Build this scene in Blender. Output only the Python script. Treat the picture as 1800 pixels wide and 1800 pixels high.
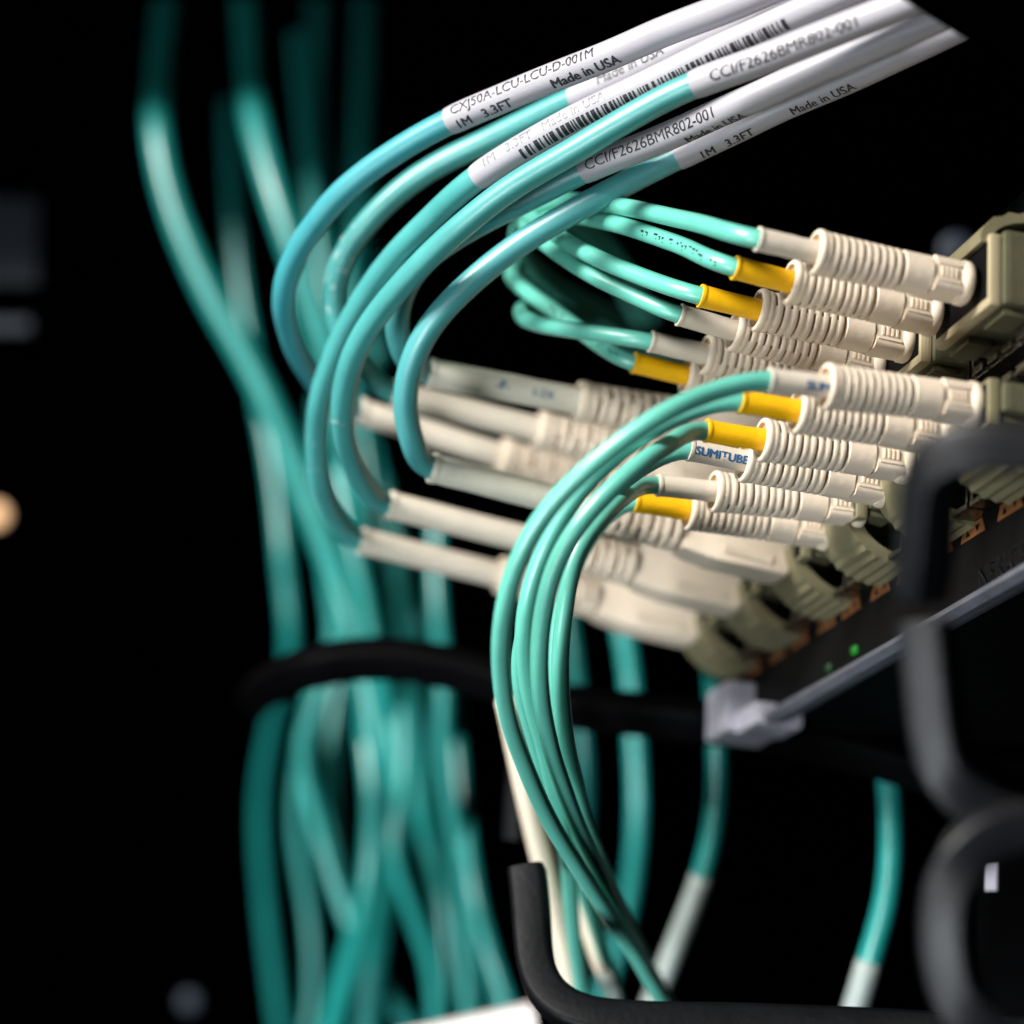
import bpy, bmesh, math, random
from mathutils import Vector, Matrix, noise
random.seed(7)
for o in list(bpy.data.objects): bpy.data.objects.remove(o)
scene = bpy.context.scene
S = 0.001                                   # geometry below is written in millimetres

# ---------------------------------------------------------------- camera
# world: origin at the nearest upper port, X along the faceplate, Y into the switch, Z up
RC = Matrix(((0.24666323, 0.9669304, 0.0648294),
             (0.27458418, -0.13388774, 0.9521962),
             (0.92938732, -0.21707066, -0.29852897)))      # world -> camera
TC = Vector((37.85788, 18.721611, -205.487277))
FP = 4300.0                                 # focal length in pixels of an 1800 px wide picture
RI = RC.transposed()
CAM = RI @ (-TC)
CR, CU, CB = RI.col[0].copy(), RI.col[1].copy(), RI.col[2].copy()   # camera right, up, back
cam_data = bpy.data.cameras.new('camera')
cam = bpy.data.objects.new('camera', cam_data); scene.collection.objects.link(cam)
m = RI.to_4x4(); m.translation = CAM * S
cam.matrix_world = m
cam_data.sensor_width = 36; cam_data.lens = 36 * FP / 1800
cam_data.clip_start = 0.01; cam_data.clip_end = 20
cam_data.dof.use_dof = True; cam_data.dof.focus_distance = 0.214
cam_data.dof.aperture_fstop = 16.0; cam_data.dof.aperture_blades = 0
scene.camera = cam

def U(px, py, d):                           # a point d mm in front of the camera
    return RI @ (Vector(((px - 900) / FP * d, -(py - 900) / FP * d, -d)) - TC)
def depth(w): return -(RC @ Vector(w) + TC).z

# ---------------------------------------------------------------- world and lamps
world = bpy.data.worlds.new('World'); scene.world = world; world.use_nodes = True
bg = world.node_tree.nodes['Background']
bg.inputs[0].default_value = (0.55, 0.75, 1.0, 1); bg.inputs[1].default_value = 0.002
def area(name, c, target, sx, sy, power, col):
    l = bpy.data.lights.new(name, 'AREA'); l.shape = 'RECTANGLE'; l.size = sx * S; l.size_y = sy * S
    l.energy = power; l.color = col
    o = bpy.data.objects.new(name, l); scene.collection.objects.link(o)
    p = RI @ (Vector(c) - TC); t = RI @ (Vector(target) - TC)
    o.location = p * S
    o.rotation_euler = (t - p).to_track_quat('-Z', 'Y').to_euler()
    return o
# lamp over the rack aisle and an added fill, given in camera space (right, up, back) in mm
area('aisle_key_lamp', (-275, 250, -30), (0, 10, -225), 150, 90, 4.9, (1.0, 0.97, 0.93))
area('low_side_fill', (-215, -150, 60), (-5, -115, -260), 80, 150, 0.28, (0.90, 0.96, 1.0)).data.spread = math.radians(55)  # added low fill that brightens the arcs, bundle and brackets
vs = scene.view_settings
vs.view_transform = 'Standard'; vs.look = 'None'; vs.gamma = 1; vs.exposure = 0
scene.render.resolution_x = 1024; scene.render.resolution_y = 1024
scene.render.engine = 'CYCLES'

# ---------------------------------------------------------------- materials
def srgb(r, g, b):
    f = lambda c: (c / 12.92 if c <= .04045 else ((c + .055) / 1.055) ** 2.4)
    return (f(r / 255), f(g / 255), f(b / 255), 1)
def mat(name, col, rough=.45, metal=0, spec=.5, var=.08, vscale=250, bump=.15, bscale=1800, emit=None, sss=0, coat=0, speck=None):
    M = bpy.data.materials.new(name); M.use_nodes = True
    nt = M.node_tree; b = nt.nodes['Principled BSDF']
    b.inputs['Roughness'].default_value = rough; b.inputs['Metallic'].default_value = metal
    b.inputs['Specular IOR Level'].default_value = spec
    tc = nt.nodes.new('ShaderNodeTexCoord')
    n1 = nt.nodes.new('ShaderNodeTexNoise'); n1.inputs['Scale'].default_value = vscale; n1.inputs['Detail'].default_value = 6
    nt.links.new(tc.outputs['Object'], n1.inputs['Vector'])
    mr = nt.nodes.new('ShaderNodeMapRange')
    mr.inputs['From Min'].default_value = .3; mr.inputs['From Max'].default_value = .7
    mr.inputs['To Min'].default_value = 1 - var; mr.inputs['To Max'].default_value = 1 + var
    nt.links.new(n1.outputs['Fac'], mr.inputs['Value'])
    hs = nt.nodes.new('ShaderNodeHueSaturation'); hs.inputs['Color'].default_value = col
    nt.links.new(mr.outputs['Result'], hs.inputs['Value'])
    last = hs.outputs['Color']
    if speck:                               # dust and nicks
        n3 = nt.nodes.new('ShaderNodeTexNoise'); n3.inputs['Scale'].default_value = 1500; n3.inputs['Detail'].default_value = 2
        nt.links.new(tc.outputs['Object'], n3.inputs['Vector'])
        n4 = nt.nodes.new('ShaderNodeTexNoise'); n4.inputs['Scale'].default_value = 60
        nt.links.new(tc.outputs['Object'], n4.inputs['Vector'])
        ad = nt.nodes.new('ShaderNodeMath'); ad.operation = 'ADD'
        nt.links.new(n3.outputs['Fac'], ad.inputs[0]); nt.links.new(n4.outputs['Fac'], ad.inputs[1])
        r3 = nt.nodes.new('ShaderNodeMapRange')
        r3.inputs['From Min'].default_value = 1.335; r3.inputs['From Max'].default_value = 1.42
        r3.inputs['To Max'].default_value = .55
        nt.links.new(ad.outputs[0], r3.inputs['Value'])
        mx = nt.nodes.new('ShaderNodeMix'); mx.data_type = 'RGBA'
        nt.links.new(r3.outputs['Result'], mx.inputs['Factor']); nt.links.new(last, mx.inputs['A'])
        mx.inputs['B'].default_value = speck; last = mx.outputs['Result']
    nt.links.new(last, b.inputs['Base Color'])
    rr = nt.nodes.new('ShaderNodeMapRange'); rr.inputs['To Min'].default_value = rough - .06; rr.inputs['To Max'].default_value = rough + .08
    nt.links.new(n1.outputs['Fac'], rr.inputs['Value']); nt.links.new(rr.outputs['Result'], b.inputs['Roughness'])
    if bump:
        n2 = nt.nodes.new('ShaderNodeTexNoise'); n2.inputs['Scale'].default_value = bscale; n2.inputs['Detail'].default_value = 3
        nt.links.new(tc.outputs['Object'], n2.inputs['Vector'])
        bp = nt.nodes.new('ShaderNodeBump'); bp.inputs['Strength'].default_value = bump; bp.inputs['Distance'].default_value = .0001
        nt.links.new(n2.outputs['Fac'], bp.inputs['Height']); nt.links.new(bp.outputs['Normal'], b.inputs['Normal'])
    if sss:
        b.inputs['Subsurface Weight'].default_value = sss; b.inputs['Subsurface Radius'].default_value = (.001, .0008, .0006)
        b.inputs['Subsurface Scale'].default_value = .6
    if coat: b.inputs['Coat Weight'].default_value = coat; b.inputs['Coat Roughness'].default_value = .25
    if emit:
        b.inputs['Emission Color'].default_value = emit[0]; b.inputs['Emission Strength'].default_value = emit[1]
    return M
M = dict(
    aqua_blue=mat('aqua_blue_jacket', srgb(68, 146, 148), .4, spec=.7, var=.07, speck=(.75, .8, .78, 1)),
    aqua_deep=mat('deep_aqua_jacket', srgb(56, 142, 150), .4, spec=.7, var=.07, speck=(.75, .8, .78, 1)),
    aqua=mat('aqua_jacket', srgb(66, 148, 146), .4, spec=.7, var=.07, speck=(.75, .8, .78, 1)),
    mint=mat('mint_jacket', srgb(92, 178, 160), .36, spec=.7, var=.06),
    teal=mat('teal_jacket', srgb(24, 128, 122), .32, spec=.8, var=.1),
    label=mat('label_vinyl', srgb(160, 158, 165), .42, var=.03, bump=.1),
    ink=mat('black_ink', srgb(22, 24, 28), .5, bump=0),
    dim_ink=mat('dim_ink', srgb(58, 60, 64), .5, bump=0),
    grey_ink=mat('grey_ink', srgb(120, 122, 128), .5, bump=0),
    blue_ink=mat('blue_ink', srgb(30, 90, 140), .5, bump=0),
    ivory=mat('ivory_plastic', srgb(219, 203, 182), .42, var=.07, bump=.25, vscale=140),
    ivory_sleeve=mat('ivory_sleeve', srgb(208, 197, 180), .5, var=.05, bump=.3, bscale=1200),
    grey_sleeve=mat('grey_white_sleeve', srgb(206, 200, 184), .48, var=.05, bump=.3, bscale=1200),
    clear=mat('greyish_sleeve', srgb(138, 148, 144), .4, var=.08),
    slot_shade=mat('boot_slot_shade', srgb(168, 136, 96), .6, var=.1),  # ivory boot core browned: shade between the ribs put into its colour
    matte=mat('matte_black_plastic', srgb(6, 7, 9), .5, spec=.1, var=.3, bump=.4, bscale=1400),
    yellow=mat('yellow_sleeve', srgb(238, 180, 8), .42, var=.05, bump=.2),
    khaki=mat('khaki_plastic', srgb(112, 106, 80), .5, var=.08, bump=.3),
    olive=mat('olive_plastic', srgb(74, 72, 52), .55, var=.1, bump=.3),
    cream=mat('cream_rim', srgb(158, 146, 116), .45, var=.04),
    black=mat('black_plastic', srgb(14, 15, 19), .42, spec=.4, var=.15, bump=.5, bscale=900),
    dark=mat('black_paint', srgb(.5, .5, .6), .95, spec=0, var=.2),
    blackm=mat('black_powder_coat', srgb(3, 3, 4), .6, spec=.04, var=.2, bump=.5, bscale=900),
    cage=mat('cage_metal', srgb(140, 138, 130), .26, metal=1, var=.15),
    steel=mat('zinc_steel', srgb(196, 194, 208), .4, metal=.25, var=.12, bump=.4),
    orange=mat('copper_print', srgb(112, 68, 34), .5, var=.12, bump=0),
    face=mat('faceplate_paint', srgb(5, 5, 6), .6, spec=.12, var=.2),
    panel=mat('panel_grey_blue', srgb(32, 41, 54), .6, var=.15),
    led=mat('green_led', srgb(6, 50, 12), .4, bump=0, emit=((.01, .5, .03, 1), .35)),
    led_dim=mat('dim_green_led', srgb(6, 40, 10), .4, bump=0, emit=((.01, .4, .03, 1), .05)),
    lip=mat('galvanised_lip', srgb(92, 94, 104), .45, metal=.3, var=.15, vscale=500, bump=.4),
    amber=mat('amber_lamp', srgb(250, 190, 130), .4, bump=0, emit=((1, .72, .5, 1), .4)),
    white=mat('white_plastic', srgb(236, 226, 222), .5, var=.04),
)
for k, a in dict(aqua_blue=.25, aqua=.25, mint=.25, aqua_deep=.25).items():
    M[k].node_tree.nodes['Principled BSDF'].inputs['Coat Weight'].default_value = .4
    M[k].node_tree.nodes['Principled BSDF'].inputs['Coat Roughness'].default_value = .32
    M[k].node_tree.nodes['Principled BSDF'].inputs['Sheen Weight'].default_value = 0
    M[k].node_tree.nodes['Principled BSDF'].inputs['Sheen Roughness'].default_value = .5

# ---------------------------------------------------------------- helpers
col = scene.collection
INV = {}
def empty(name, base, label, cat, group=None):
    o = bpy.data.objects.new(name, None); col.objects.link(o); o.empty_display_size = .002
    o.location = Vector(base) * S
    o['label'] = label; o['category'] = cat
    if group: o['group'] = group
    INV[o.name] = Vector(base)
    return o
def mesh_obj(name, verts, faces, material, parent=None, smooth=True, base=None):
    """verts in world mm; parent is a thing (an Empty) or one of its parts"""
    off = Vector((0, 0, 0))
    if parent is not None: off = INV[parent.name]
    elif base is not None: off = Vector(base)
    me = bpy.data.meshes.new(name)
    me.from_pydata([((Vector(v) - off) * S)[:] for v in verts], [], faces)
    me.materials.append(material)
    if smooth:
        for p in me.polygons: p.use_smooth = True
    me.update()
    o = bpy.data.objects.new(name, me); col.objects.link(o)
    if parent is not None: o.parent = parent
    else: o.location = off * S
    INV[o.name] = off
    return o
def tag(o, label, cat, group=None):
    o['label'] = label; o['category'] = cat
    if group: o['group'] = group
    return o
def structure(o): o['kind'] = 'structure'; return o
def fix(o, auto=None):
    bm = bmesh.new(); bm.from_mesh(o.data); bmesh.ops.recalc_face_normals(bm, faces=bm.faces); bm.to_mesh(o.data); bm.free()
    if auto:
        o.data.set_sharp_from_angle(angle=math.radians(auto))
    return o

def spline(pts, step=.8):
    """centripetal Catmull-Rom through the points, resampled evenly"""
    P = [Vector(p) for p in pts]
    P = [P[0] * 2 - P[1]] + P + [P[-1] * 2 - P[-2]]
    dense = []
    for i in range(1, len(P) - 2):
        p0, p1, p2, p3 = P[i - 1:i + 3]
        t0 = 0; t1 = t0 + max((p1 - p0).length, 1e-6) ** .5; t2 = t1 + max((p2 - p1).length, 1e-6) ** .5; t3 = t2 + max((p3 - p2).length, 1e-6) ** .5
        for k in range(24):
            t = t1 + (t2 - t1) * k / 24
            A1 = p0 * ((t1 - t) / (t1 - t0)) + p1 * ((t - t0) / (t1 - t0))
            A2 = p1 * ((t2 - t) / (t2 - t1)) + p2 * ((t - t1) / (t2 - t1))
            A3 = p2 * ((t3 - t) / (t3 - t2)) + p3 * ((t - t2) / (t3 - t2))
            B1 = A1 * ((t2 - t) / (t2 - t0)) + A2 * ((t - t0) / (t2 - t0))
            B2 = A2 * ((t3 - t) / (t3 - t1)) + A3 * ((t - t1) / (t3 - t1))
            dense.append(B1 * ((t2 - t) / (t2 - t1)) + B2 * ((t - t1) / (t2 - t1)))
    dense.append(P[-2])
    L = [0]
    for a, b in zip(dense, dense[1:]): L.append(L[-1] + (b - a).length)
    n = max(3, int(L[-1] / step)); out = []; j = 0
    for k in range(n + 1):
        s = L[-1] * k / n
        while j < len(L) - 2 and L[j + 1] < s: j += 1
        f = (s - L[j]) / max(L[j + 1] - L[j], 1e-9)
        out.append(dense[j].lerp(dense[j + 1], min(max(f, 0), 1)))
    # gentle smoothing
    for _ in range(6):
        out = [out[0]] + [(out[i - 1] + out[i] * 2 + out[i + 1]) / 4 for i in range(1, len(out) - 1)] + [out[-1]]
    return out
def frames(path, ref=Vector((0, 0, 1))):
    fr = []; prev = None
    for i, p in enumerate(path):
        t = (path[min(i + 1, len(path) - 1)] - path[max(i - 1, 0)]).normalized()
        if prev is None:
            a = ref - t * ref.dot(t)
            if a.length < 1e-3: a = Vector((1, 0, 0)) - t * t.x
        else: a = prev - t * prev.dot(t)
        a.normalize(); prev = a
        fr.append((p, t, a, t.cross(a)))
    return fr
def sweep(path, section, radii=None, ref=Vector((0, 0, 1)), cap=True, twist=None):
    """section: list of (u, v); radii: scale per path point"""
    fr = frames(path, ref); V = []; Fc = []; n = len(section)
    for i, (p, t, a, b) in enumerate(fr):
        r = radii[i] if radii else 1
        if twist:
            w = twist(i / (len(fr) - 1)); a, b = a * math.cos(w) + b * math.sin(w), b * math.cos(w) - a * math.sin(w)
        for u, v in section: V.append(p + (a * u + b * v) * r)
    for i in range(len(fr) - 1):
        for k in range(n):
            k2 = (k + 1) % n
            Fc.append((i * n + k, i * n + k2, (i + 1) * n + k2, (i + 1) * n + k))
    if cap:
        Fc.append(tuple(range(n))[::-1]); Fc.append(tuple((len(fr) - 1) * n + k for k in range(n)))
    return V, Fc
def circ(r, n=20): return [(r * math.cos(2 * math.pi * k / n), r * math.sin(2 * math.pi * k / n)) for k in range(n)]
def rrect(w, h, r, n=4):
    out = []
    for cx, cy, a0 in ((w - r, h - r, 0), (-w + r, h - r, 90), (-w + r, -h + r, 180), (w - r, -h + r, 270)):
        for k in range(n + 1):
            a = math.radians(a0 + 90 * k / n); out.append((cx + r * math.cos(a), cy + r * math.sin(a)))
    return out
def box(x0, x1, y0, y1, z0, z1, bev=.3):
    bm = bmesh.new(); bmesh.ops.create_cube(bm, size=1)
    for v in bm.verts: v.co = Vector(((x0 + x1) / 2 + v.co.x * (x1 - x0), (y0 + y1) / 2 + v.co.y * (y1 - y0), (z0 + z1) / 2 + v.co.z * (z1 - z0)))
    if bev: bmesh.ops.bevel(bm, geom=bm.edges[:], offset=bev, segments=2, profile=.7, affect='EDGES')
    bm.verts.ensure_lookup_table(); bm.verts.index_update()
    V = [v.co.copy() for v in bm.verts]; Fc = [tuple(v.index for v in f.verts) for f in bm.faces]; bm.free()
    return V, Fc
def join(*parts):
    V = []; Fc = []
    for v, f in parts:
        o = len(V); V += v; Fc += [tuple(i + o for i in q) for q in f]
    return V, Fc
def prism(poly, x0, x1):
    """polygon in (y, z) extruded along X"""
    n = len(poly)
    V = [Vector((x0, y, z)) for y, z in poly] + [Vector((x1, y, z)) for y, z in poly]
    Fc = [tuple(range(n)), tuple(range(2 * n - 1, n - 1, -1))]
    Fc += [(k, (k + 1) % n, n + (k + 1) % n, n + k) for k in range(n)]
    return V, Fc

# writing that lies on a tube
def text_mesh(body, size, bold=0.0):
    c = bpy.data.curves.new('writing', 'FONT'); c.body = body; c.size = size * 1.37; c.resolution_u = 3
    o = bpy.data.objects.new('writing', c); col.objects.link(o)
    dg = bpy.context.evaluated_depsgraph_get()
    me = bpy.data.meshes.new_from_object(o.evaluated_get(dg))
    bpy.data.objects.remove(o); bpy.data.curves.remove(c)
    bm = bmesh.new(); bm.from_mesh(me); bpy.data.meshes.remove(me)
    bmesh.ops.triangulate(bm, faces=bm.faces[:])
    for _ in range(3):
        long = [e for e in bm.edges if e.calc_length() > .35]
        if not long: break
        bmesh.ops.subdivide_edges(bm, edges=long, cuts=1)
        bmesh.ops.triangulate(bm, faces=bm.faces[:])
    bm.verts.index_update()
    V = [(v.co.x, v.co.y) for v in bm.verts]; Fc = [tuple(v.index for v in f.verts) for f in bm.faces]; bm.free()
    if bold:                                # heavier strokes: overprinted with a small shift
        n = len(V); f0 = list(Fc)
        for q, (dx, dy) in enumerate(((bold * 2, 0), (bold, bold))):
            V += [(x + dx, y + dy) for x, y in V[:n]]; Fc += [tuple(i + n * (q + 1) for i in f) for f in f0]
    return V, Fc
def bars_mesh(length, h, seed, quiet=.1):
    rnd = random.Random(seed); V = []; Fc = []; x = 0
    while x < length:
        w = rnd.choice((.14, .14, .2, .3, .42)); g = rnd.choice((.12, .16, .22, .32))
        rows = 4; o = len(V)
        for r in range(rows + 1): V += [(x, h * r / rows), (x + w, h * r / rows)]
        Fc += [(o + 2 * r, o + 2 * r + 1, o + 2 * r + 3, o + 2 * r + 2) for r in range(rows)]
        x += w + g
    return V, Fc
def wrap(name, vf, path, s0, th0, r, material, parent):
    """lay a flat (x along, y around) drawing on the tube; th0 is the angle above the side that faces the camera"""
    L = [0]
    for a, b in zip(path, path[1:]): L.append(L[-1] + (b - a).length)
    out = []
    for x, y in vf[0]:
        s = min(max(s0 + x, 0), L[-1] - 1e-4); j = 0
        lo, hi = 0, len(L) - 1
        while hi - lo > 1:
            mid = (lo + hi) // 2
            if L[mid] <= s: lo = mid
            else: hi = mid
        p = path[lo].lerp(path[hi], (s - L[lo]) / (L[hi] - L[lo]))
        t = (path[hi] - path[lo]).normalized()
        v = (CAM - p).normalized(); e1 = (v - t * v.dot(t)).normalized(); e2 = e1.cross(t)
        if e2.dot(CU) < 0: e2 = -e2
        th = math.radians(th0) + y / r
        out.append(p + (e1 * math.cos(th) + e2 * math.sin(th)) * r)
    return mesh_obj(name, out, vf[1], material, parent, smooth=False)

# ---------------------------------------------------------------- structure: the rack around the switch
def cbox(name, px, py, d, w, h, t, material, rz=0, bev=1, **kw):
    """a box that faces the aisle (turned like the camera's view), centre at pixel/depth; mm"""
    c = U(px, py, d); V, Fc = box(-w / 2, w / 2, -h / 2, h / 2, -t / 2, t / 2, bev)
    R = Matrix.Rotation(rz, 3, CB)
    V = [c + R @ (CR * v.x + CU * v.y + CB * v.z) for v in V]
    return fix(mesh_obj(name, V, Fc, material, smooth=False, base=c, **kw))
# side wall of the cabinet, far left end of the rack (square to the faceplate)
V, Fc = box(-460, -456, -520, 260, -360, 320, 1)
structure(fix(mesh_obj('cabinet_wall', V, Fc, M['dark'], smooth=False, base=(-458, -120, -360))))

# ---------------------------------------------------------------- the switch
PITCH = 14.0; ROW = 12.1; FY = 6.0
XL, XR = -79.0, 34.0
sw = empty('network_switch', (-20, 20, -22), 'black rack switch with two rows of ports and a silver lower edge', 'network switch')
V, Fc = box(XL, XR, FY + 1.5, 60, -23.6, 11, .5); fix(mesh_obj('chassis', V, Fc, M['blackm'], sw, smooth=False))
V, Fc = box(XL, XR, FY, FY + 1.5, -23.5, 10.6, .3); fp = fix(mesh_obj('faceplate', V, Fc, M['face'], sw, smooth=False))
# rolled silver lower edge and its ear at the far end
V, Fc = prism([(FY - 1.5, -24.5), (FY - 1.3, -23.9), (FY - .4, -23.6), (FY + 1.4, -23.6), (FY + 1.6, -24.3), (FY + .4, -24.8), (FY - .8, -25.0)], XL + 20, XR)
fix(mesh_obj('lower_edge', V, Fc, M['lip'], sw, smooth=False))
V, Fc = join(box(-73, -66, FY - 3.2, FY + 3, -24.6, -19, .6), box(-66, -59.2, FY - 2.2, FY + 3, -25.0, -22.6, .5)); fix(mesh_obj('rack_ear', V, Fc, M['steel'], sw, smooth=False))
# port cages: rim of bent metal round every port
for k in range(-1, 6):
    for r in range(2):
        cx, cz = -PITCH * k, -ROW * r
        a = 6.75; b = 5.6 if r == 0 else 4.6; y0 = FY - 2.2
        bars = [box(cx - a, cx + a, y0, FY, cz + b - .5, cz + b, .12), box(cx - a, cx + a, y0, FY, cz - b, cz - b + .5, .12),
                box(cx - a, cx - a + .5, y0 + .05, FY, cz - b + .5, cz + b - .5, .12), box(cx + a - .5, cx + a, y0 + .05, FY, cz - b + .5, cz + b - .5, .12)]
        # spring fingers along the mouth
        for q in (-4.2, -1.4, 1.4, 4.2):
            if r == 0: bars.append(box(cx + q - .9, cx + q + .9, y0 - .5, y0 + .4, cz - b + .1, cz - b + .8, .1))
            bars.append(box(cx + q - .9, cx + q + .9, y0 - .5, y0 + .4, cz + b - .8, cz + b - .1, .1))
        V, Fc = join(*bars); fix(mesh_obj('port_cage', V, Fc, M['cage'], sw, smooth=False))
# copper-coloured port markers on the strip below the lower row
for k in range(-1, 6):
    cx = -PITCH * k
    for sx in (-1, 1):
        x0 = cx + sx * 3.3
        pts = [(-2.5, -.55), (2.5, -.55), (1.9, .75), (-1.9, .75)]
        V = [Vector((x0 + x, FY - .06, -17.5 + z)) for x, z in pts]
        V += [v + Vector((0, .05, 0)) for v in V]
        Fc = [(0, 1, 2, 3), (7, 6, 5, 4), (0, 4, 5, 1), (1, 5, 6, 2), (2, 6, 7, 3), (3, 7, 4, 0)]
        mk = fix(mesh_obj('port_marker', V, Fc, M['orange'], sw, smooth=False))
        for tx, up in ((-1.0, 1), (1.0, -1)):
            V = [Vector((x0 + tx + x * .42, FY - .09, -17.45 + up * z)) for x, z in ((-1, -.3), (1, -.3), (0, .34))]
            mesh_obj('arrow', V, [(0, 1, 2)], M['face'], mk, smooth=False)
for i, (x, z) in enumerate(((-37.3, -22), (-44, -22.3))):
    V, Fc = box(x - .55, x + .55, FY - .35, FY + .1, z - .4, z + .4, .15); mesh_obj('status_light', V, Fc, M['led_dim' if i else 'led'], sw)
tv, tf = text_mesh('N9K-C93', 2.0, .03)
V = [Vector((-9.5 + x, FY - .03, -23.1 + y)) for x, y in tv]
mesh_obj('model_number', V, tf, M['dim_ink'], sw, smooth=False)

# ---------------------------------------------------------------- transceivers
def strap(sign):
    """pull tab: a ridged strap bowed away from the module, sign -1 hangs below, +1 rides above"""
    if sign < 0:
        outer = []; n = 18
        for i in range(n + 1):
            a = math.radians(186 + 92 * i / n); rg = .11 * (1 if i % 2 else -1) if 7 < i < n else 0
            outer.append((5.6 + (6.3 + rg) * math.cos(a), .6 + (5.6 + rg) * math.sin(a)))
        inner = [(5.9 + 5.3 * math.cos(math.radians(278 - 90 * i / 12)), .7 + 4.7 * math.sin(math.radians(278 - 90 * i / 12))) for i in range(13)]
        return prism(outer + inner, -3.6, 3.6)
    outer = []; n = 15
    for i in range(n + 1):
        a = math.radians(188 - 150 * i / n); rg = .12 * (1 if i % 2 else -1) if 4 < i < n - 1 else 0
        outer.append((4.2 + (4.9 + rg) * math.cos(a), 2.6 + (2.9 + rg) * math.sin(a)))
    inner = [(4.2 + 3.8 * math.cos(math.radians(38 + 150 * i / n)), 2.6 + 2.0 * math.sin(math.radians(38 + 150 * i / n))) for i in range(n + 1)]
    inner = [(9.2, 4.0), (8.6, 3.4)] + inner
    return prism(outer + inner, -5.0, 5.0)
labels_t = [['nearest in the upper row, its tab bowed above it', 'second from the near end of the upper row', 'third from the near end of the upper row',
             'fourth from the near end of the upper row, behind thick cables', 'fifth in the upper row, deep behind the lower plugs', 'farthest in the upper row, deep behind the lower plugs'],
            ['nearest in the lower row, seen through the black bracket', 'second in the lower row, beside the black bracket', 'third in the lower row, under the last thin yellow sleeve plug',
             'fourth in the lower row, holding the nearest thick plug', 'fifth in the lower row, holding the middle thick plug', 'farthest in the lower row above the silver ear']]
proto = {}
for r in range(2):
    for k in range(6):
        base = Vector((-PITCH * k, 3, -ROW * r))
        t = empty('transceiver', base, 'khaki optical transceiver ' + labels_t[r][k], 'transceiver', 'transceivers plugged into the switch')
        if r not in proto:
            o0 = INV[t.name]; c = base
            ps = []
            V, Fc = box(c.x - 6.1, c.x + 6.1, 1.0, 22, c.z - (3.4 if r == 0 else .6), c.z + (3.2 if r == 0 else 2.0), .5); ps.append(fix(mesh_obj('housing', V, Fc, M['olive'], t, smooth=False)))
            V, Fc = join(box(c.x - 5.6, c.x + 5.6, -.1, .95, c.z - (3.5 if r == 0 else 1.6), c.z + (2.9 if r == 0 else 2.3), .35)); ps.append(fix(mesh_obj('nose_rim', V, Fc, M['cream' if r == 0 else 'khaki'], t, smooth=False)))
            hz0, hz1 = (-2.7, 2.3) if r == 0 else (-1.3, 1.9)
            V, Fc = box(c.x - 5.1, c.x + 5.1, -.16, .4, c.z + hz0, c.z + hz1, .05); ps.append(fix(mesh_obj('receptacle', V, Fc, M['face'], t, smooth=False)))
            # step blocks on the side that faces the other row
            V, Fc = join(*[box(c.x + q - 1.9, c.x + q + 1.9, 1.2, 3.6, c.z - (4.1 if r == 0 else 1.2), c.z - (3.45 if r == 0 else .65), .2) for q in (-3.4, 3.4)]); ps.append(fix(mesh_obj('latch_step', V, Fc, M['olive'], t, smooth=False)))
            V, Fc = strap(1 if r == 0 else -1); V = [v + Vector((c.x, 0, c.z)) for v in V]
            ps.append(fix(mesh_obj('pull_tab', V, Fc, M['khaki'], t, smooth=False)))
            proto[r] = ps
        else:
            for p in proto[r]:
                q = p.copy(); col.objects.link(q); q.parent = t

# ---------------------------------------------------------------- connectors and their cables
def rib_mesh():
    """one ring of a flexible boot with the two bridges to the next ring; unit radius along +Z"""
    V = []; Fc = []; n = 24
    prof = [(.72, -.5), (.98, -.5), (1.0, -.38), (1.0, .38), (.98, .5), (.72, .5)]
    for k in range(n):
        a = 2 * math.pi * k / n
        for rr, zz in prof: V.append((rr * math.cos(a), rr * math.sin(a), zz))
    mN = len(prof)
    for k in range(n):
        k2 = (k + 1) % n
        for j in range(mN - 1): Fc.append((k * mN + j, k2 * mN + j, k2 * mN + j + 1, k * mN + j + 1))
    for a0 in (0, math.pi):
        o = len(V); ns = 4
        for q in range(ns + 1):
            a = a0 + (q / ns - .5) * 1.5
            for rr, zz in ((.72, .45), (.985, .45), (.985, .9), (.72, .9)): V.append((rr * math.cos(a), rr * math.sin(a), zz))
        for q in range(ns):
            for j in range(3): Fc.append((o + q * 4 + j, o + q * 4 + j + 1, o + q * 4 + 5 + j, o + q * 4 + 4 + j))
        Fc.append((o, o + 3, o + 2, o + 1)); Fc.append((o + ns * 4, o + ns * 4 + 1, o + ns * 4 + 2, o + ns * 4 + 3))
    me = bpy.data.meshes.new('rib'); me.from_pydata(V, [], Fc); me.update()
    for p in me.polygons: p.use_smooth = True
    me.materials.append(M['ivory'])
    bm = bmesh.new(); bm.from_mesh(me); bmesh.ops.recalc_face_normals(bm, faces=bm.faces); bm.to_mesh(me); bm.free()
    me.set_sharp_from_angle(angle=math.radians(50))
    return me
RIB = rib_mesh()

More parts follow.
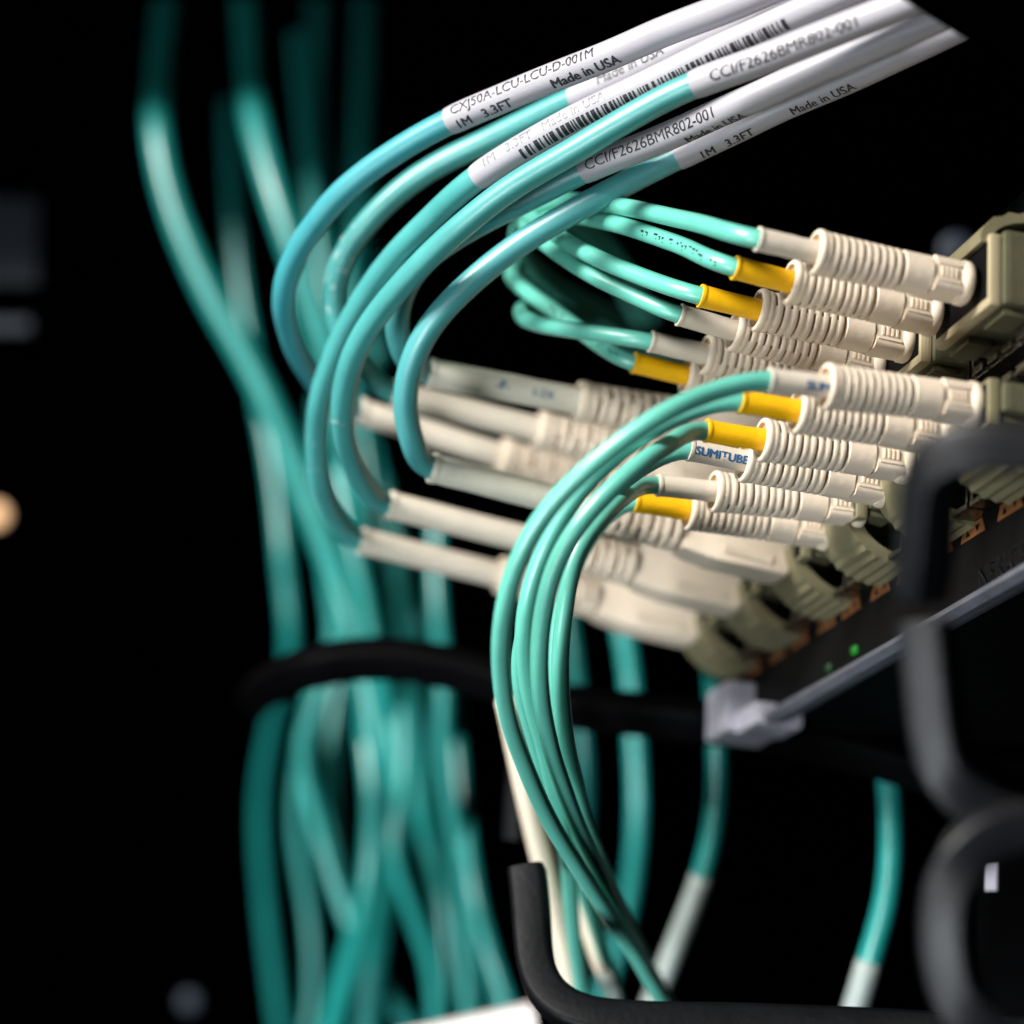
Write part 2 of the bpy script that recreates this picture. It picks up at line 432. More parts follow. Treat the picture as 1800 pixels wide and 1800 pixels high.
def bez(A, B, C, n=160):
    return [A * (1 - t) ** 2 + B * 2 * t * (1 - t) + C * t * t for t in (i / n for i in range(n + 1))]
class Axis:
    def __init__(s, path):
        s.fr = frames(path, Vector((0, 0, 1))); s.n = len(path) - 1
        s.L = sum((b - a).length for a, b in zip(path, path[1:]))
    def at(s, t):
        i = min(max(t, 0), 1) * s.n; j = min(int(i), s.n - 1); f = i - j
        p0, t0, a0, b0 = s.fr[j]; p1, t1, a1, b1 = s.fr[j + 1]
        return p0.lerp(p1, f), t0.lerp(t1, f).normalized(), a0.lerp(a1, f).normalized(), b0.lerp(b1, f).normalized()
def loft(ax, prof, sec, cap=True):
    """prof: (t, scale); sec(scale) -> section list"""
    V = []; Fc = []; n = None
    for t, r in prof:
        p, tt, a, b = ax.at(t); ss = sec(r); n = len(ss)
        V += [p + a * u + b * v for u, v in ss]
    mN = len(prof)
    for i in range(mN - 1):
        for k in range(n):
            k2 = (k + 1) % n; Fc.append((i * n + k, i * n + k2, (i + 1) * n + k2, (i + 1) * n + k))
    if cap: Fc.append(tuple(range(n))[::-1]); Fc.append(tuple((mN - 1) * n + k for k in range(n)))
    return V, Fc
def rnd_circ(r): return circ(r, 24)

def put_ribs(ax, boot, t0, t1, count, r0, r1, twist=0.):
    off = INV[boot.name]
    pitch = (t1 - t0) * ax.L / count
    for i in range(count):
        t = t0 + (t1 - t0) * (i + .5) / count
        p, tt, a, b = ax.at(t); r = r0 + (r1 - r0) * i / max(count - 1, 1)
        o = bpy.data.objects.new('rib', RIB); col.objects.link(o); o.parent = boot
        ang = twist + (math.pi / 2 if i % 2 else 0)
        a2 = a * math.cos(ang) + b * math.sin(ang); b2 = tt.cross(a2)
        mm = Matrix((a2 * r, b2 * r, tt * pitch * .70)).transposed().to_4x4()
        mm = Matrix.Scale(S, 4) @ mm; mm.translation = (p - off) * S
        o.matrix_local = mm

def plug(t, ax, kind, sleeve_mat, bodymat):
    """connector parts along ax: t=0 in the transceiver, t=1 the open end of the sleeve"""
    if kind == 'thin':
        b0, b1, b2, b3 = .055, .19, .335, .715     # body, barrel, boot, sleeve
        rs, rb0, rb1, rbar = .97, 1.74, 1.86, 1.72
        V, Fc = loft(ax, [(-.0, 1.55), (.0, 1.75), (.012, 1.9), (.04, 1.9), (.052, 1.75), (.055, 1.55)], rnd_circ); fix(mesh_obj('collar', V, Fc, bodymat, t), 40)
        V, Fc = loft(ax, [(b0 - .01, 1.5), (b1 - .004, 1.56)], lambda r: rrect(r, r, .6, 5)); bd = fix(mesh_obj('plug_body', V, Fc, bodymat, t), 40)
        # moulded key and latch slot on the side
        for sd in (-1, 1):
            V = []; p0, tt, a, b = ax.at(b0 + .01); p1 = ax.at(b1 - .012)[0]
            V, Fc = loft(ax, [(b0 + .012, 1), (b1 - .012, 1)], lambda r: [(sd * .75 + u, -1.56 + v) for u, v in rrect(.1, .1, .05, 2)])
            fix(mesh_obj('groove_rib', V, Fc, bodymat, bd), 40)
        for q in range(4):
            tq = b0 + .03 + q * .022
            V, Fc = loft(ax, [(tq, 1), (tq + .010, 1)], lambda r: [(u, -1.58 + v) for u, v in rrect(.42, .08, .04, 2)])
            fix(mesh_obj('key_mark', V, Fc, bodymat, bd), 40)
        V, Fc = loft(ax, [(b1, 1.4), (b1, rbar - .14), (b1 + .008, rbar), (b2 - .01, rb0), (b2 - .004, rb0 - .2)], rnd_circ); fix(mesh_obj('barrel', V, Fc, M['ivory'], t), 40)
        nr = 10
    else:
        b0, b1, b2, b3 = .0, .0, .30, .575
        rs, rb0, rb1, rbar = 1.38, 2.25, 2.0, 2.3
        V, Fc = loft(ax, [(.0, 2.05), (.02, 2.2), (.21, 2.2), (.215, 2.12), (.27, 1.95), (.30, 1.75)], lambda r: rrect(r * 1.22, r * .95, .4, 3)); bd = fix(mesh_obj('plug_body', V, Fc, bodymat, t), 40)
        for sd in (-1, 1):
            V, Fc = loft(ax, [(.05, 1), (.19, 1)], lambda r: [(sd * 1.5 + u, -2.1 + v) for u, v in rrect(.4, .15, .07, 2)])
            fix(mesh_obj('latch_bar', V, Fc, bodymat, bd), 40)
        nr = 9
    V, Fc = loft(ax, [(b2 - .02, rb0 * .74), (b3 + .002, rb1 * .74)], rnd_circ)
    boot = fix(mesh_obj('boot', V, Fc, M['slot_shade'], t), 40)
    put_ribs(ax, boot, b2 + .004, b3 - .01, nr, rb0, rb1, random.uniform(0, 1.5))
    # turned lip at the rear of the boot
    V, Fc = loft(ax, [(b3 - .02, rb1 * .82), (b3 - .02, rb1 * .99), (b3 - .006, rb1 * 1.05), (b3 + .012, rb1 * 1.04), (b3 + .02, rb1 * .97), (b3 + .018, rb1 * .84), (b3 - .012, rb1 * .76)], rnd_circ, cap=False)
    fix(mesh_obj('boot_lip', V, Fc, M['ivory'], boot), 60)
    # heat-shrink sleeve, open towards the cable
    w = rs * .12
    prof = [(b3 - .06, rs)] + [(b3 + (1 - b3) * f, rs * (1 + .012 * math.sin(f * 17))) for f in (0, .15, .3, .45, .6, .75, .88, .96)]
    prof += [(.982, rs * 1.05), (.994, rs * 1.10), (1.0, rs * 1.06), (1.0, rs - w), (.985, rs - w * 1.1), (.90, rs - w * 1.1)]
    V, Fc = loft(ax, prof, rnd_circ, cap=False)
    V = [v + noise.noise_vector(v * .75) * .05 for v in V]          # shrink wrinkles
    sl = fix(mesh_obj('sleeve', V, Fc, sleeve_mat, t), 60)
    return sl
def axis_for(mouth, end, bend=.5):
    L = (end - mouth).length
    ctrl = mouth.lerp(end, .5) + Vector((0, 0, 1)) * 0
    straight = mouth + Vector((0, -1, 0)) * L * .5
    ctrl = ctrl.lerp(straight, bend)
    return Axis(bez(mouth, ctrl, end))

def cable(thing, ax, pts, r, material, step=.8, seg=20):
    e, tt, _, _ = ax.at(1); inner = e - tt * 3
    path = spline([inner, e + tt * .6] + [U(*p) for p in pts], step)
    nse = random.uniform(0, 90)                  # jackets are never perfectly even
    path = [p + noise.noise_vector(Vector((nse, i * step / 9, 0))) * .16 * min(1, i * step / 8) for i, p in enumerate(path)]
    V, Fc = sweep(path, circ(r, seg)); jk = fix(mesh_obj('jacket', V, Fc, material, thing))
    return path, jk

# ---- thin duplex cables
ZO = 3.12
mouths = {(0, 0, 1): (1700, 500), (0, 0, -1): (1645, 555), (1, 0, 1): (1597, 603), (1, 0, -1): (1545, 645),
          (0, 1, 1): (1715, 712), (1, 1, -1): (1560, 858), (2, 1, 1): (1515, 895), (2, 1, -1): (1460, 935)}
def lattice(k, r, s, y): return Vector((-PITCH * k + s * ZO, y, -ROW * r))
thin = {  # (port, row, side): sleeve end pixel, sleeve colour, path pixels (px, py, depth offset from sleeve end), label
    (0, 0, 1): ((1330, 420), 'ivory_sleeve', [(1225, 392, 8), (1110, 368, 19), (1010, 352, 30), (945, 362, 37), (912, 398, 47), (925, 450, 64), (985, 505, 80), (1080, 560, 95), (1200, 640, 110)],
        'mint patch cable with white sleeve, topmost plug of all'),
    (0, 0, -1): ((1290, 470), 'yellow', [(1190, 428, 7), (1090, 395, 15), (1000, 378, 26), (940, 378, 34), (908, 408, 44), (930, 470, 60), (1000, 530, 78), (1100, 590, 92), (1220, 660, 108)],
        'mint patch cable with printed jacket and yellow sleeve, highest yellow sleeve'),
    (1, 0, 1): ((1230, 520), 'yellow', [(1140, 492, 4), (1050, 455, 9), (980, 415, 16), (935, 385, 25), (925, 360, 38), (965, 345, 52), (1030, 380, 72), (1090, 450, 90), (1150, 560, 110)],
        'mint patch cable with yellow sleeve, second yellow sleeve from the top'),
    (1, 0, -1): ((1193, 553), 'ivory_sleeve', [(1100, 512, 3), (1020, 470, 7), (955, 428, 13), (925, 398, 22), (930, 372, 36), (975, 372, 52), (1035, 420, 72), (1090, 500, 90), (1140, 600, 110)],
        'mint patch cable with white sleeve between the second and third yellow sleeves'),
    (2, 0, 1): ((1142, 600), 'ivory_sleeve', [(1060, 588, 2), (990, 578, 5), (940, 568, 9), (918, 556, 16), (925, 540, 27), (975, 540, 45), (1050, 580, 70), (1130, 640, 95)],
        'mint patch cable with white sleeve above the lowest upper row yellow sleeve'),
    (2, 0, -1): ((1112, 637), 'yellow', [(1055, 607, 3), (990, 560, 7), (935, 520, 12), (905, 492, 19), (900, 474, 29), (930, 474, 44), (1000, 520, 66), (1080, 590, 92)],
        'mint patch cable with printed loop and yellow sleeve, lowest in upper row'),
    (0, 1, 1): ((1350, 668), 'ivory_sleeve', [(1270, 682, -1), (1170, 725, -3), (1060, 800, -3), (965, 895, -1), (908, 990, 1), (883, 1090, 4), (882, 1190, 8), (905, 1300, 14), (955, 1420, 22), (1025, 1540, 32), (1105, 1660, 44), (1185, 1790, 56)],
        'mint patch cable with printed white sleeve making the outermost foreground arc'),
    (0, 1, -1): ((1300, 705), 'yellow', [(1240, 712, 0), (1165, 742, 1), (1075, 805, 3), (990, 900, 4), (942, 1000, 5), (920, 1100, 7), (926, 1200, 11), (955, 1310, 17), (985, 1430, 26), (1000, 1540, 40), (1010, 1660, 52), (1030, 1790, 64)],
        'mint patch cable with yellow sleeve under the foremost white sleeve plug'),
    (1, 1, 1): ((1240, 757), 'yellow', [(1180, 778, -4), (1110, 825, -7), (1035, 900, -8), (982, 985, -7), (955, 1080, -5), (948, 1180, -2), (962, 1290, 4), (1000, 1410, 12), (1052, 1530, 22), (1115, 1660, 36), (1180, 1790, 48)],
        'mint patch cable with sharp yellow sleeve right above the printed sleeve'),
    (1, 1, -1): ((1210, 790), 'ivory_sleeve', [(1150, 808, 0), (1090, 850, 1), (1020, 925, 1), (960, 1010, 1), (925, 1100, 3), (912, 1180, 6), (925, 1250, 9), (960, 1370, 16), (1000, 1500, 30), (1050, 1640, 46), (1090, 1790, 60)],
        'mint patch cable with white sleeve printed in blue capitals'),
    (2, 1, 1): ((1155, 853), 'ivory_sleeve', [(1100, 872, -5), (1050, 915, -9), (1010, 975, -10), (994, 1050, -10), (985, 1140, -9), (988, 1230, -6), (1003, 1340, 0), (1030, 1450, 10), (1075, 1560, 22), (1135, 1690, 38), (1190, 1790, 48)],
        'mint patch cable with plain white sleeve, innermost foreground arc'),
    (2, 1, -1): ((1115, 882), 'yellow', [(1075, 898, 0), (1035, 945, 1), (1000, 1020, 2), (978, 1110, 3), (975, 1210, 5), (985, 1330, 10), (1010, 1450, 18), (1035, 1570, 32), (1065, 1700, 48), (1090, 1790, 58)],
        'mint patch cable with yellow sleeve above the thick ribbed boot'),
}
for (k, r, s), (end, smat, pts, lab) in thin.items():
    mw = lattice(k, r, s, 0)
    if (k, r, s) in mouths: mw = U(*mouths[(k, r, s)], depth(mw))
    de = depth(lattice(k, r, s, -18.9)); E_ = U(*end, de)
    t = empty('patch_cable', mw, lab, 'patch cable', 'thin mint patch cables')
    ax = axis_for(mw, E_, .35)
    sl = plug(t, ax, 'thin', M[smat], M['ivory'])
    path, jk = cable(t, ax, [(x, y, de + dd) for x, y, dd in pts], .79, M['mint'])
    ap = [ax.at(1 - i / 60)[0] for i in range(24)]
    if (k, r, s) == (1, 1, -1):
        wrap('sleeve_print', text_mesh('SUMITUBE', .78, .045), ap, .35, -16, 1.0, M['blue_ink'], sl)
    if (k, r, s) == (0, 1, 1):
        wrap('sleeve_print', text_mesh('SUMI', .78, .045), ap, 2.9, -25, 1.0, M['blue_ink'], sl)
    if (k, r, s) in ((0, 0, -1), (2, 0, -1)):     # worn jacket printing, too small to read
        rnd = random.Random(5 + k); V = []; Fc = []
        x = 0
        while x < 12:
            w = rnd.choice((.3, .45, .6)); h = rnd.choice((.35, .5, .5)); y0 = rnd.choice((0, .12, .2)); o = len(V)
            V += [(x, y0), (x + w, y0), (x + w, y0 + h * .4), (x, y0 + h * .4)]; Fc.append((o, o + 1, o + 2, o + 3))
            if rnd.random() < .6:
                o = len(V); V += [(x, y0), (x + .16, y0), (x + .16, y0 + h), (x, y0 + h)]; Fc.append((o, o + 1, o + 2, o + 3))
            x += w + rnd.choice((.18, .25, .9))
        rp = path[::-1]
        Ls = sum((b - a).length for a, b in zip(path, path[1:]))
        V = [(-x, -y) for x, y in V]
        s0 = 15.5 if k == 0 else 16.5
        # printed so that it runs from the loop towards the plug
        wrap('jacket_print', ([(-a, b) for a, b in V], Fc), path, 4.2, 20, .81, M['ink'], jk)

# ---- thick cables with wrapped labels
thick = {
    'A': ((5, 0), (630, 722), 'ivory_sleeve', 'aqua_deep', [(590, 703, 258), (548, 662, 250), (514, 598, 243), (498, 530, 238), (517, 450, 234), (577, 363, 230), (672, 284, 226), (795, 212, 222), (1000, 125, 216), (1150, 62, 211), (1300, 4, 206), (1460, -60, 201)],
          'thick deep aqua cable making the leftmost loop, label with two printed lines'),
    'B': ((4, 0), (690, 690), 'ivory_sleeve', 'aqua', [(642, 648, 248), (604, 590, 246), (586, 520, 244), (604, 448, 242), (655, 380, 240), (745, 304, 238), (860, 243, 235), (975, 190, 231), (1085, 140, 227), (1200, 85, 223), (1400, -5, 215), (1500, -50, 211)],
          'thick aqua cable shaded behind the other labels, second loop from left'),
    'C': ((5, 1), (632, 950), 'ivory_sleeve', 'aqua', [(590, 912, 255), (564, 850, 250), (556, 770, 245), (570, 680, 240), (612, 570, 235), (685, 462, 229), (762, 380, 224), (845, 305, 219), (1000, 215, 215), (1150, 142, 211), (1300, 70, 207), (1450, 2, 202), (1560, -45, 199)],
          'thick aqua cable whose label carries the barcode'),
    'D': ((4, 1), (682, 887), 'ivory_sleeve', 'aqua', [(645, 862, 243), (612, 800, 238), (600, 720, 233), (615, 640, 229), (660, 560, 225), (722, 483, 221), (805, 405, 217), (900, 330, 214), (1000, 269, 211), (1120, 201, 208), (1215, 152, 206), (1400, 82, 201), (1550, 22, 197), (1700, -38, 193)],
          'thick aqua cable with pale label starting farthest right, second from bottom'),
    'E': ((3, 0), (752, 655), 'grey_sleeve', 'aqua_blue', [(722, 642, 235), (700, 602, 232), (697, 550, 230), (712, 500, 228), (752, 450, 227), (830, 398, 225), (925, 350, 222), (1018, 304, 219), (1200, 228, 214), (1350, 160, 208), (1500, 95, 203), (1650, 30, 198), (1800, -35, 193)],
          'thick aqua cable in the tight inner loop, long serial number on label'),
    'F': ((3, 1), (757, 822), 'grey_sleeve', 'aqua_blue', [(728, 786, 230), (712, 720, 228), (720, 650, 226), (757, 575, 224), (820, 503, 223), (905, 435, 222), (1000, 376, 221), (1100, 322, 220), (1190, 275, 219), (1350, 202, 216), (1500, 133, 211), (1650, 65, 206), (1800, -5, 201)],
          'thick aqua cable lowest of the labelled bunch, looping to the nearest thick plug'),
}
lab_start = {'A': (795, 212), 'B': (1005, 175), 'C': (842, 306), 'D': (1216, 156), 'E': (1018, 300), 'F': (1190, 276)}
RT = 1.16
def nearest(path, px, py):
    best = None; s = 0; res = 0
    for i, p in enumerate(path):
        if i: s += (p - path[i - 1]).length
        c = RC @ p + TC; x = 900 + FP * c.x / -c.z; y = 900 - FP * c.y / -c.z
        d = (x - px) ** 2 + (y - py) ** 2
        if best is None or d < best: best = d; res = (i, s)
    return res
for key, ((k, r), end, smat, cmat, pts, lab) in thick.items():
    mw = Vector((-PITCH * k, 0, -ROW * r)); L = 36
    de = pts[0][2] + 3; E_ = U(*end, de)
    t = empty('trunk_cable', mw, lab, 'cable', 'thick labelled aqua cables')
    ax = axis_for(mw, E_, .04)
    sl = plug(t, ax, 'thick', M[smat], M['ivory'])
    RT = 1.2 if key == 'A' else 1.16
    path, jk = cable(t, ax, pts, RT, M[cmat], seg=24)
    i0, s0 = nearest(path, *lab_start[key])
    lp = path[i0:]
    V, Fc = sweep(lp, circ(1, 28), radii=[RT * 1.05 + .06 * min(1, i / 1.0) for i in range(len(lp))]); lb = fix(mesh_obj('label_wrap', V, Fc, M['label'], t), 50)
    R2 = RT * 1.05 + .085
    W = lambda body, size, s, th, bold=.012, ink='ink', nm='print': wrap(nm, text_mesh(body, size, bold), lp, s, th, R2, M[ink], lb)
    if key == 'A':
        W('CXJ50A-LCU-LCU-D-001M', .98, .9, 20, .02)
        W('1M   3.3FT', 1.0, .9, -48, .03); W('Made in USA', 1.0, 11.2, -46, .05)
    if key == 'B':
        W('Made in USA', 1.05, 3.5, 15, .02)
    if key == 'C':
        W('1M   3.3FT   Made in USA', .9, 1.5, 20, .015, 'grey_ink')
        wrap('barcode', bars_mesh(27, 1.15, 11), lp, 5.2, -48, R2, M['ink'], lb)
    if key == 'D':
        W('CCI/F2626BMR802-001', 1.05, 2.0, -14, .03)
    if key == 'E':
        W('CCI/F2626BMR802-001', 1.05, .8, -6, .012); W('Made in USA', .9, 10.5, -72, .04)
    if key == 'F':
        W('1M   3.3FT', .9, 2.0, -58, .03); W('Made in USA', .9, 11.5, -54, .03)
    if key == 'E':
        ap = [ax.at(1 - i / 100)[0] for i in range(46)]
        wrap('sleeve_print', text_mesh('-F-', .9, .03), ap, 6.6, -10, 1.41, M['blue_ink'], sl)
        wrap('sleeve_print', text_mesh('I-3X', .9, .0), ap, 10.3, -14, 1.41, M['blue_ink'], sl)

# ---------------------------------------------------------------- background cables
def bgcable(name, pts, r, material, label, cat, group=None, tip=None, step=1.5, push=1.0):
    path = spline([U(p[0], p[1], p[2] * push) for p in pts], step); r *= push
    t = None
    V, Fc = sweep(path, circ(r, 16))
    if tip is None:
        return tag(fix(mesh_obj(name, V, Fc, material, base=path[-1])), label, cat, group)
    t = empty(name, path[-1], label, cat, group)
    fix(mesh_obj('jacket', V, Fc, material, t))
    i0, s0 = nearest(path, *tip)
    lp = path[i0:]
    V, Fc = sweep(lp, circ(r * 1.05, 16)); fix(mesh_obj('sleeve', V, Fc, M['clear'], t))
    return t
G = 'loose aqua cables hanging behind'
bgs = [
 ([(300, -60, 322), (283, 100, 316), (276, 220, 310), (300, 350, 308), (365, 510, 306), (455, 670, 304), (530, 850, 302), (590, 1010, 300), (625, 1120, 300), (655, 1260, 300), (668, 1400, 302), (655, 1560, 304), (615, 1700, 306), (570, 1860, 308)], 1.95, 'teal', 'blurred aqua cable farthest left, curving down from upper dark'),
 ([(425, -60, 318), (437, 80, 314), (447, 200, 308), (485, 345, 304), (545, 520, 302), (588, 660, 301), (615, 820, 300), (640, 990, 299), (665, 1130, 299), (690, 1260, 299), (700, 1400, 301), (690, 1500, 303), (660, 1640, 305), (640, 1860, 308)], 2.0, 'teal', 'blurred bright aqua cable, second from left at the top'),
 ([(400, 180, 345), (405, 300, 342), (412, 400, 340), (425, 520, 338), (450, 660, 336), (482, 830, 332), (500, 1000, 328), (512, 1140, 330), (478, 1280, 345), (458, 1420, 355), (468, 1600, 362), (500, 1860, 368)], 2.0, 'teal', 'dim teal cable hanging at the far left of the bundle'),
 ([(520, 60, 335), (535, 200, 330), (550, 330, 326), (570, 480, 322), (605, 640, 318), (655, 800, 315), (705, 960, 312), (750, 1080, 310), (775, 1160, 310), (795, 1300, 312), (815, 1450, 314), (840, 1600, 316), (885, 1800, 318), (900, 1860, 318)], 2.1, 'teal', 'broad teal cable hanging just left of the foreground arcs'),
 ([(650, 280, 330), (625, 400, 326), (612, 520, 322), (620, 660, 319), (655, 800, 317), (690, 940, 315), (710, 1070, 314), (722, 1160, 314), (735, 1280, 316), (745, 1400, 318), (775, 1560, 320), (800, 1700, 322), (805, 1860, 324)], 2.0, 'teal', 'teal cable in the middle of the hanging bundle'),
 ([(560, 700, 318), (560, 850, 314), (575, 1000, 312), (590, 1130, 311), (560, 1230, 312), (530, 1310, 312), (555, 1440, 310), (600, 1580, 309), (650, 1700, 309), (720, 1800, 310), (760, 1860, 311)], 1.8, 'teal', 'aqua cable bending into a V below the black band'),
 ([(640, 760, 310), (660, 900, 306), (665, 1040, 304), (655, 1160, 304), (640, 1260, 302), (655, 1400, 298), (650, 1520, 297), (630, 1640, 299), (600, 1760, 303), (580, 1860, 306)], 1.8, 'teal', 'bright aqua cable down the centre of the lower bundle'),
 ([(740, 1020, 322), (730, 1160, 322), (720, 1280, 322), (735, 1420, 320), (775, 1560, 318), (790, 1700, 318), (790, 1860, 320)], 1.8, 'teal', 'teal cable crossing under the bundle towards the right'),
 ([(800, 1300, 306), (815, 1440, 302), (835, 1580, 296), (865, 1690, 294), (900, 1790, 294), (930, 1860, 294)], 1.75, 'teal', 'pale aqua cable end beside the lower bracket'),
 ([(560, 1180, 345), (535, 1300, 344), (520, 1450, 342), (545, 1620, 340), (550, 1760, 340), (530, 1860, 340)], 1.5, 'teal', 'dark green cable low in the left of the bundle'),
 ([(560, -60, 380), (556, 60, 378), (552, 180, 376), (560, 330, 372), (590, 500, 366), (620, 640, 360)], 2.3, 'teal', 'very dim green cable above the bundle'),
 ([(640, -60, 372), (640, 60, 370), (636, 180, 368), (628, 330, 364), (640, 480, 358), (660, 640, 352)], 2.6, 'teal', 'very dim green cable right above the loops'),
 ([(1060, 960, 292), (1085, 1060, 288), (1105, 1160, 286), (1116, 1290, 286), (1122, 1420, 286), (1112, 1550, 288), (1088, 1660, 290), (1050, 1780, 292), (1030, 1860, 293)], 1.85, 'teal', 'teal cable hanging right behind the foreground arcs'),
 ([(980, 1000, 330), (995, 1100, 328), (1010, 1220, 326), (1022, 1340, 326), (1022, 1460, 328), (1005, 1580, 330), (990, 1700, 332)], 2.0, 'teal', 'dim teal cable half hidden by the foreground arcs'),
 ([(600, 1180, 320), (585, 1290, 318), (580, 1400, 316), (600, 1540, 314), (625, 1650, 312), (675, 1740, 312), (740, 1830, 312)], 1.7, 'teal', 'teal strand slanting to the bottom right of the lower bundle'),
 ([(700, 1180, 300), (712, 1290, 298), (705, 1400, 296), (690, 1480, 296), (720, 1590, 298), (760, 1700, 300), (770, 1860, 302)], 1.7, 'teal', 'pale strand crossing the middle of the lower bundle'),
 ([(770, 900, 300), (765, 1000, 298), (772, 1100, 296), (780, 1200, 296), (778, 1320, 298), (800, 1460, 300), (815, 1600, 302), (830, 1860, 304)], 1.7, 'teal', 'straight strand at the right side of the bundle'),
 ([(590, 820, 300), (612, 930, 297), (640, 1040, 295), (660, 1140, 295), (684, 1250, 298), (692, 1380, 302), (668, 1500, 304), (632, 1620, 306), (596, 1760, 308), (580, 1860, 308)], 1.8, 'teal', 'bright strand passing just under the lowest thick plug'),
]
for q, (pts, r, mt, lab) in enumerate(bgs):
    bgcable('hanging_cable', pts, r * (.88 if q < 2 else .60), M[mt], lab, 'cable', G, push=1.22)
bgcable('sleeved_cable', [(1250, 1060, 284), (1253, 1180, 284), (1262, 1320, 284), (1258, 1430, 285), (1238, 1530, 286), (1200, 1630, 287), (1155, 1740, 288), (1120, 1830, 289)], 1.25, M['teal'], 'thin teal cable with pale sleeve hanging below the switch ear', 'cable', 'teal cables with pale sleeves', tip=(1236, 1530))
bgcable('sleeved_cable', [(1550, 1250, 268), (1562, 1370, 266), (1568, 1480, 265), (1560, 1580, 265), (1532, 1675, 265), (1495, 1800, 266), (1470, 1870, 267)], 1.35, M['teal'], 'lone teal cable with pale sleeve at lower right', 'cable', 'teal cables with pale sleeves', tip=(1531, 1678))
bgcable('flat_ivory_cable', [(890, 1230, 250), (906, 1310, 252), (930, 1420, 255), (957, 1530, 259), (985, 1650, 263), (1010, 1780, 267)], 1.1, M['ivory'], 'ivory cable running down the left side of the arcs', 'cable', 'ivory cables behind the arcs')
o_ = bgcable('flat_ivory_cable', [(985, 1440, 256), (1005, 1530, 259), (1030, 1620, 262), (1058, 1700, 265), (1085, 1760, 267)], .9, M['ivory'], 'ivory cable ending in a white tag inside the lower bracket', 'cable', 'ivory cables behind the arcs', tip=(1056, 1695))

# ---------------------------------------------------------------- black brackets and bands
def bracket(name, pts, w, h, label, cat, mt='black', bev=.5, ref=None, group=None, step=.8, twist=None):
    path = spline([U(*p) for p in pts], step)
    V, Fc = sweep(path, rrect(w, h, bev, 3), ref=ref or CB, twist=twist)
    return tag(fix(mesh_obj(name, V, Fc, M[mt], base=path[-1]), 35), label, cat, group)
# band round the hanging bundle, running on to the right under the switch
bracket('cable_guide_bar', [(450, 1240, 345), (448, 1228, 320), (462, 1212, 300), (500, 1192, 288), (550, 1172, 281), (640, 1158, 280), (740, 1164, 279), (850, 1190, 278), (980, 1238, 276), (1150, 1258, 274), (1350, 1286, 270), (1550, 1332, 264), (1700, 1378, 258), (1850, 1430, 252)],
        1.6, 2.2, 'black guide bar running across behind the arcs and round the bundle', 'guide bar', 'blackm')
# foreground brackets, out of focus at the right edge; flat bar given a quarter twist below its bend
TW = math.radians(30)
ramp = lambda f: TW * min(max((f - .42) / .16, 0), 1)
bracket('cable_bracket', [(1900, 800, 152), (1800, 790, 153), (1700, 782, 154), (1655, 798, 155), (1636, 850, 156), (1630, 940, 157), (1626, 1000, 158), (1618, 1040, 159)],
        1.45, 1.6, 'black arched bracket out of focus in front of the ports', 'bracket', 'black', .45, twist=ramp, group='black brackets at the right edge')
bracket('cable_bracket', [(1628, 1092, 163), (1634, 1160, 163), (1642, 1240, 163), (1655, 1330, 163), (1690, 1400, 163), (1750, 1440, 163), (1850, 1460, 163)],
        1.5, 1.6, 'black bracket leg below the silver edge, bending to the right', 'bracket', 'black', .45, twist=lambda f: TW * (1 - min(max((f - .5) / .15, 0), 1)), group='black brackets at the right edge')
bracket('cable_bracket', [(1850, 1452, 160), (1770, 1456, 160), (1710, 1480, 160), (1678, 1530, 160), (1666, 1610, 160), (1670, 1690, 160), (1692, 1765, 160), (1760, 1840, 160)],
        1.5, 1.6, 'black bracket curving round the bottom right corner', 'bracket', 'black', .45, twist=lambda f: TW * min(max((f - .3) / .15, 0), 1) * (1 - min(max((f - .75) / .15, 0), 1)), group='black brackets at the right edge')
bracket('cable_ring', [(926, 1530, 231), (930, 1560, 230), (935, 1620, 228), (940, 1690, 226), (960, 1745, 224), (1010, 1783, 222), (1100, 1797, 221), (1300, 1802, 220), (1550, 1812, 218), (1850, 1830, 214)],
        1.5, 1.75, 'black ring at the bottom holding the foreground arcs', 'cable ring', 'matte', .7, twist=lambda f: math.radians(8) * (1 - min(f * 4, 1)))
bracket('cable_ring', [(920, 1290, 262), (913, 1340, 262), (906, 1400, 262), (903, 1475, 262)], .9, 1.1, 'short black finger just left of the arcs', 'cable ring', 'matte', .4, twist=lambda f: TW)

# ---------------------------------------------------------------- far things
rp = [U(1560, -40, 186), U(1705, 52, 186), U(1830, 120, 186), U(1900, -60, 186)]
n_ = CB
V = rp + [p - n_ * 3 for p in rp]
tag(fix(mesh_obj('rack_rail', V, [(0, 1, 2, 3), (7, 6, 5, 4), (0, 4, 5, 1), (1, 5, 6, 2), (2, 6, 7, 3), (3, 7, 4, 0)], M['dark'], smooth=False, base=rp[0])), 'black rail across the upper right corner cutting off the labels', 'rail')
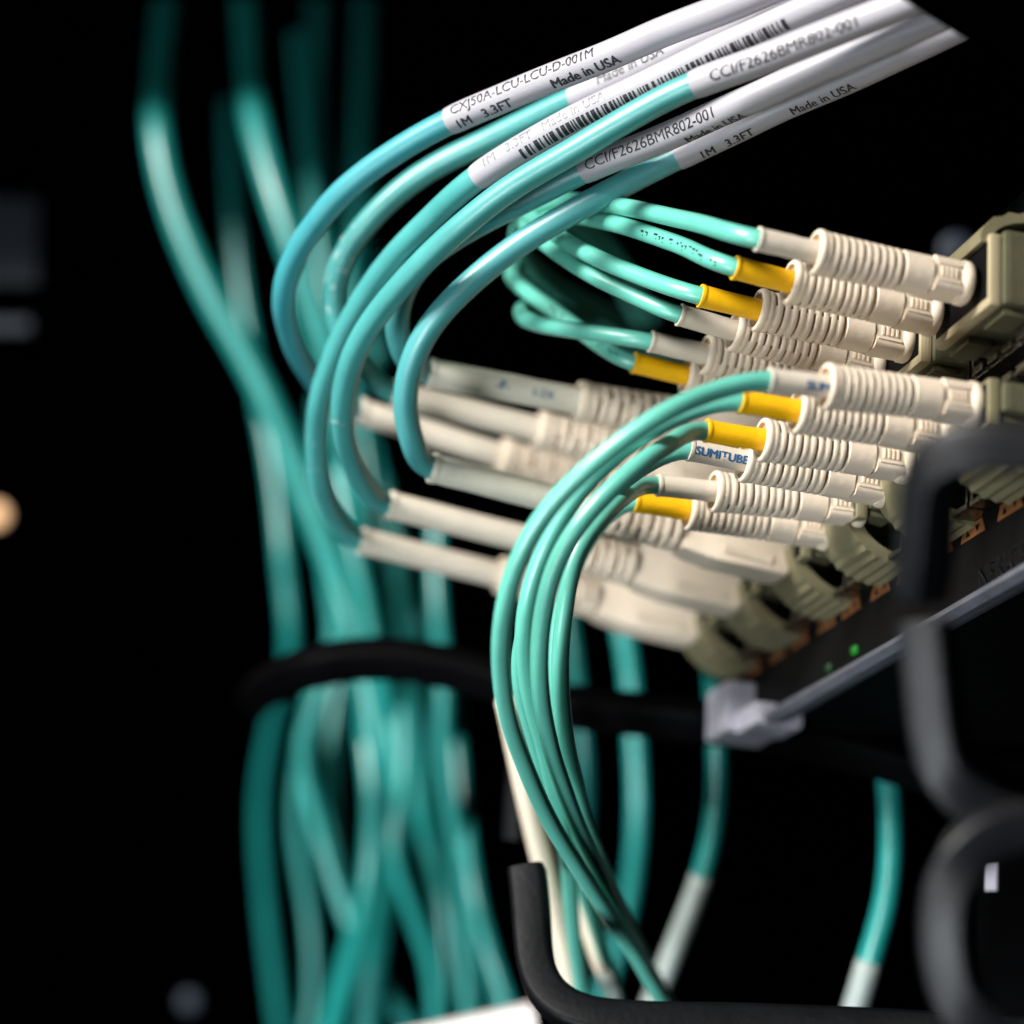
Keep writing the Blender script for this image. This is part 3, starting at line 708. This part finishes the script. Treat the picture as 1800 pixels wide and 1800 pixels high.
# plate added out of view: shades the upper ends of the hanging cables
V, Fc = box(-150, 10, 74.8, 190, -357, -352, .5)
V = [RI @ (v - TC) for v in V]
structure(fix(mesh_obj('shade_plate', V, Fc, M['dark'], smooth=False, base=V[0])))
tag(cbox('rack_post', 1790, 1560, 300, 12, 90, 4, M['blackm']), 'black post behind the brackets at lower right', 'post')

# lit fragments of other equipment, far out of focus
d_ = empty('far_device', U(20, 500, 430), 'blurred grey blue device front at the left edge', 'device')
def cpart(name, px, py, d, w, h, t, material, parent):
    c = U(px, py, d); V, Fc = box(-w / 2, w / 2, -h / 2, h / 2, -t / 2, t / 2, .3)
    return fix(mesh_obj(name, [c + CR * v.x + CU * v.y + CB * v.z for v in V], Fc, material, parent, smooth=False))
cpart('module_front', 8, 425, 430, 12, 15, 3, M['panel'], d_)
cpart('handle', 0, 573, 428, 11, 2.2, 3, M['panel'], d_)
cpart('casing', -60, 500, 438, 24, 40, 8, M['dark'], d_)
def cdisc(name, px, py, d, r, material, label, cat):
    c = U(px, py, d); path = [c - CB * 1.2, c - CB * .2, c, c + CB * .15]
    V, Fc = sweep(path, circ(r, 20), radii=[1, 1, .92, .7], ref=CU)
    return tag(fix(mesh_obj(name, V, Fc, material, base=c), 40), label, cat)
cdisc('indicator_lamp', -8, 905, 430, 2.0, M['amber'], 'blurred warm indicator lamp at the left edge', 'lamp')
cdisc('rack_screw', 332, 1762, 430, 1.9, M['panel'], 'blurred pale screw head at the lower left', 'screw')
cdisc('rack_screw', 1682, 438, 330, 2.3, M['panel'], 'blurred grey screw head behind the topmost plug', 'screw')
tag(cbox('metal_clip', 1741, 1540, 236, 1.2, 2.8, .8, M['steel'], bev=.2), 'small bright metal clip at the lower right', 'clip')
c0 = [U(690, 1822, 300), U(935, 1770, 300), U(960, 1900, 300), U(700, 1900, 300)]
V = c0 + [p - CB * 3 for p in c0]
tag(fix(mesh_obj('white_box', V, [(0, 1, 2, 3), (7, 6, 5, 4), (0, 4, 5, 1), (1, 5, 6, 2), (2, 6, 7, 3), (3, 7, 4, 0)], M['white'], smooth=False, base=c0[3])), 'white box edge at the bottom beside the black ring', 'box')
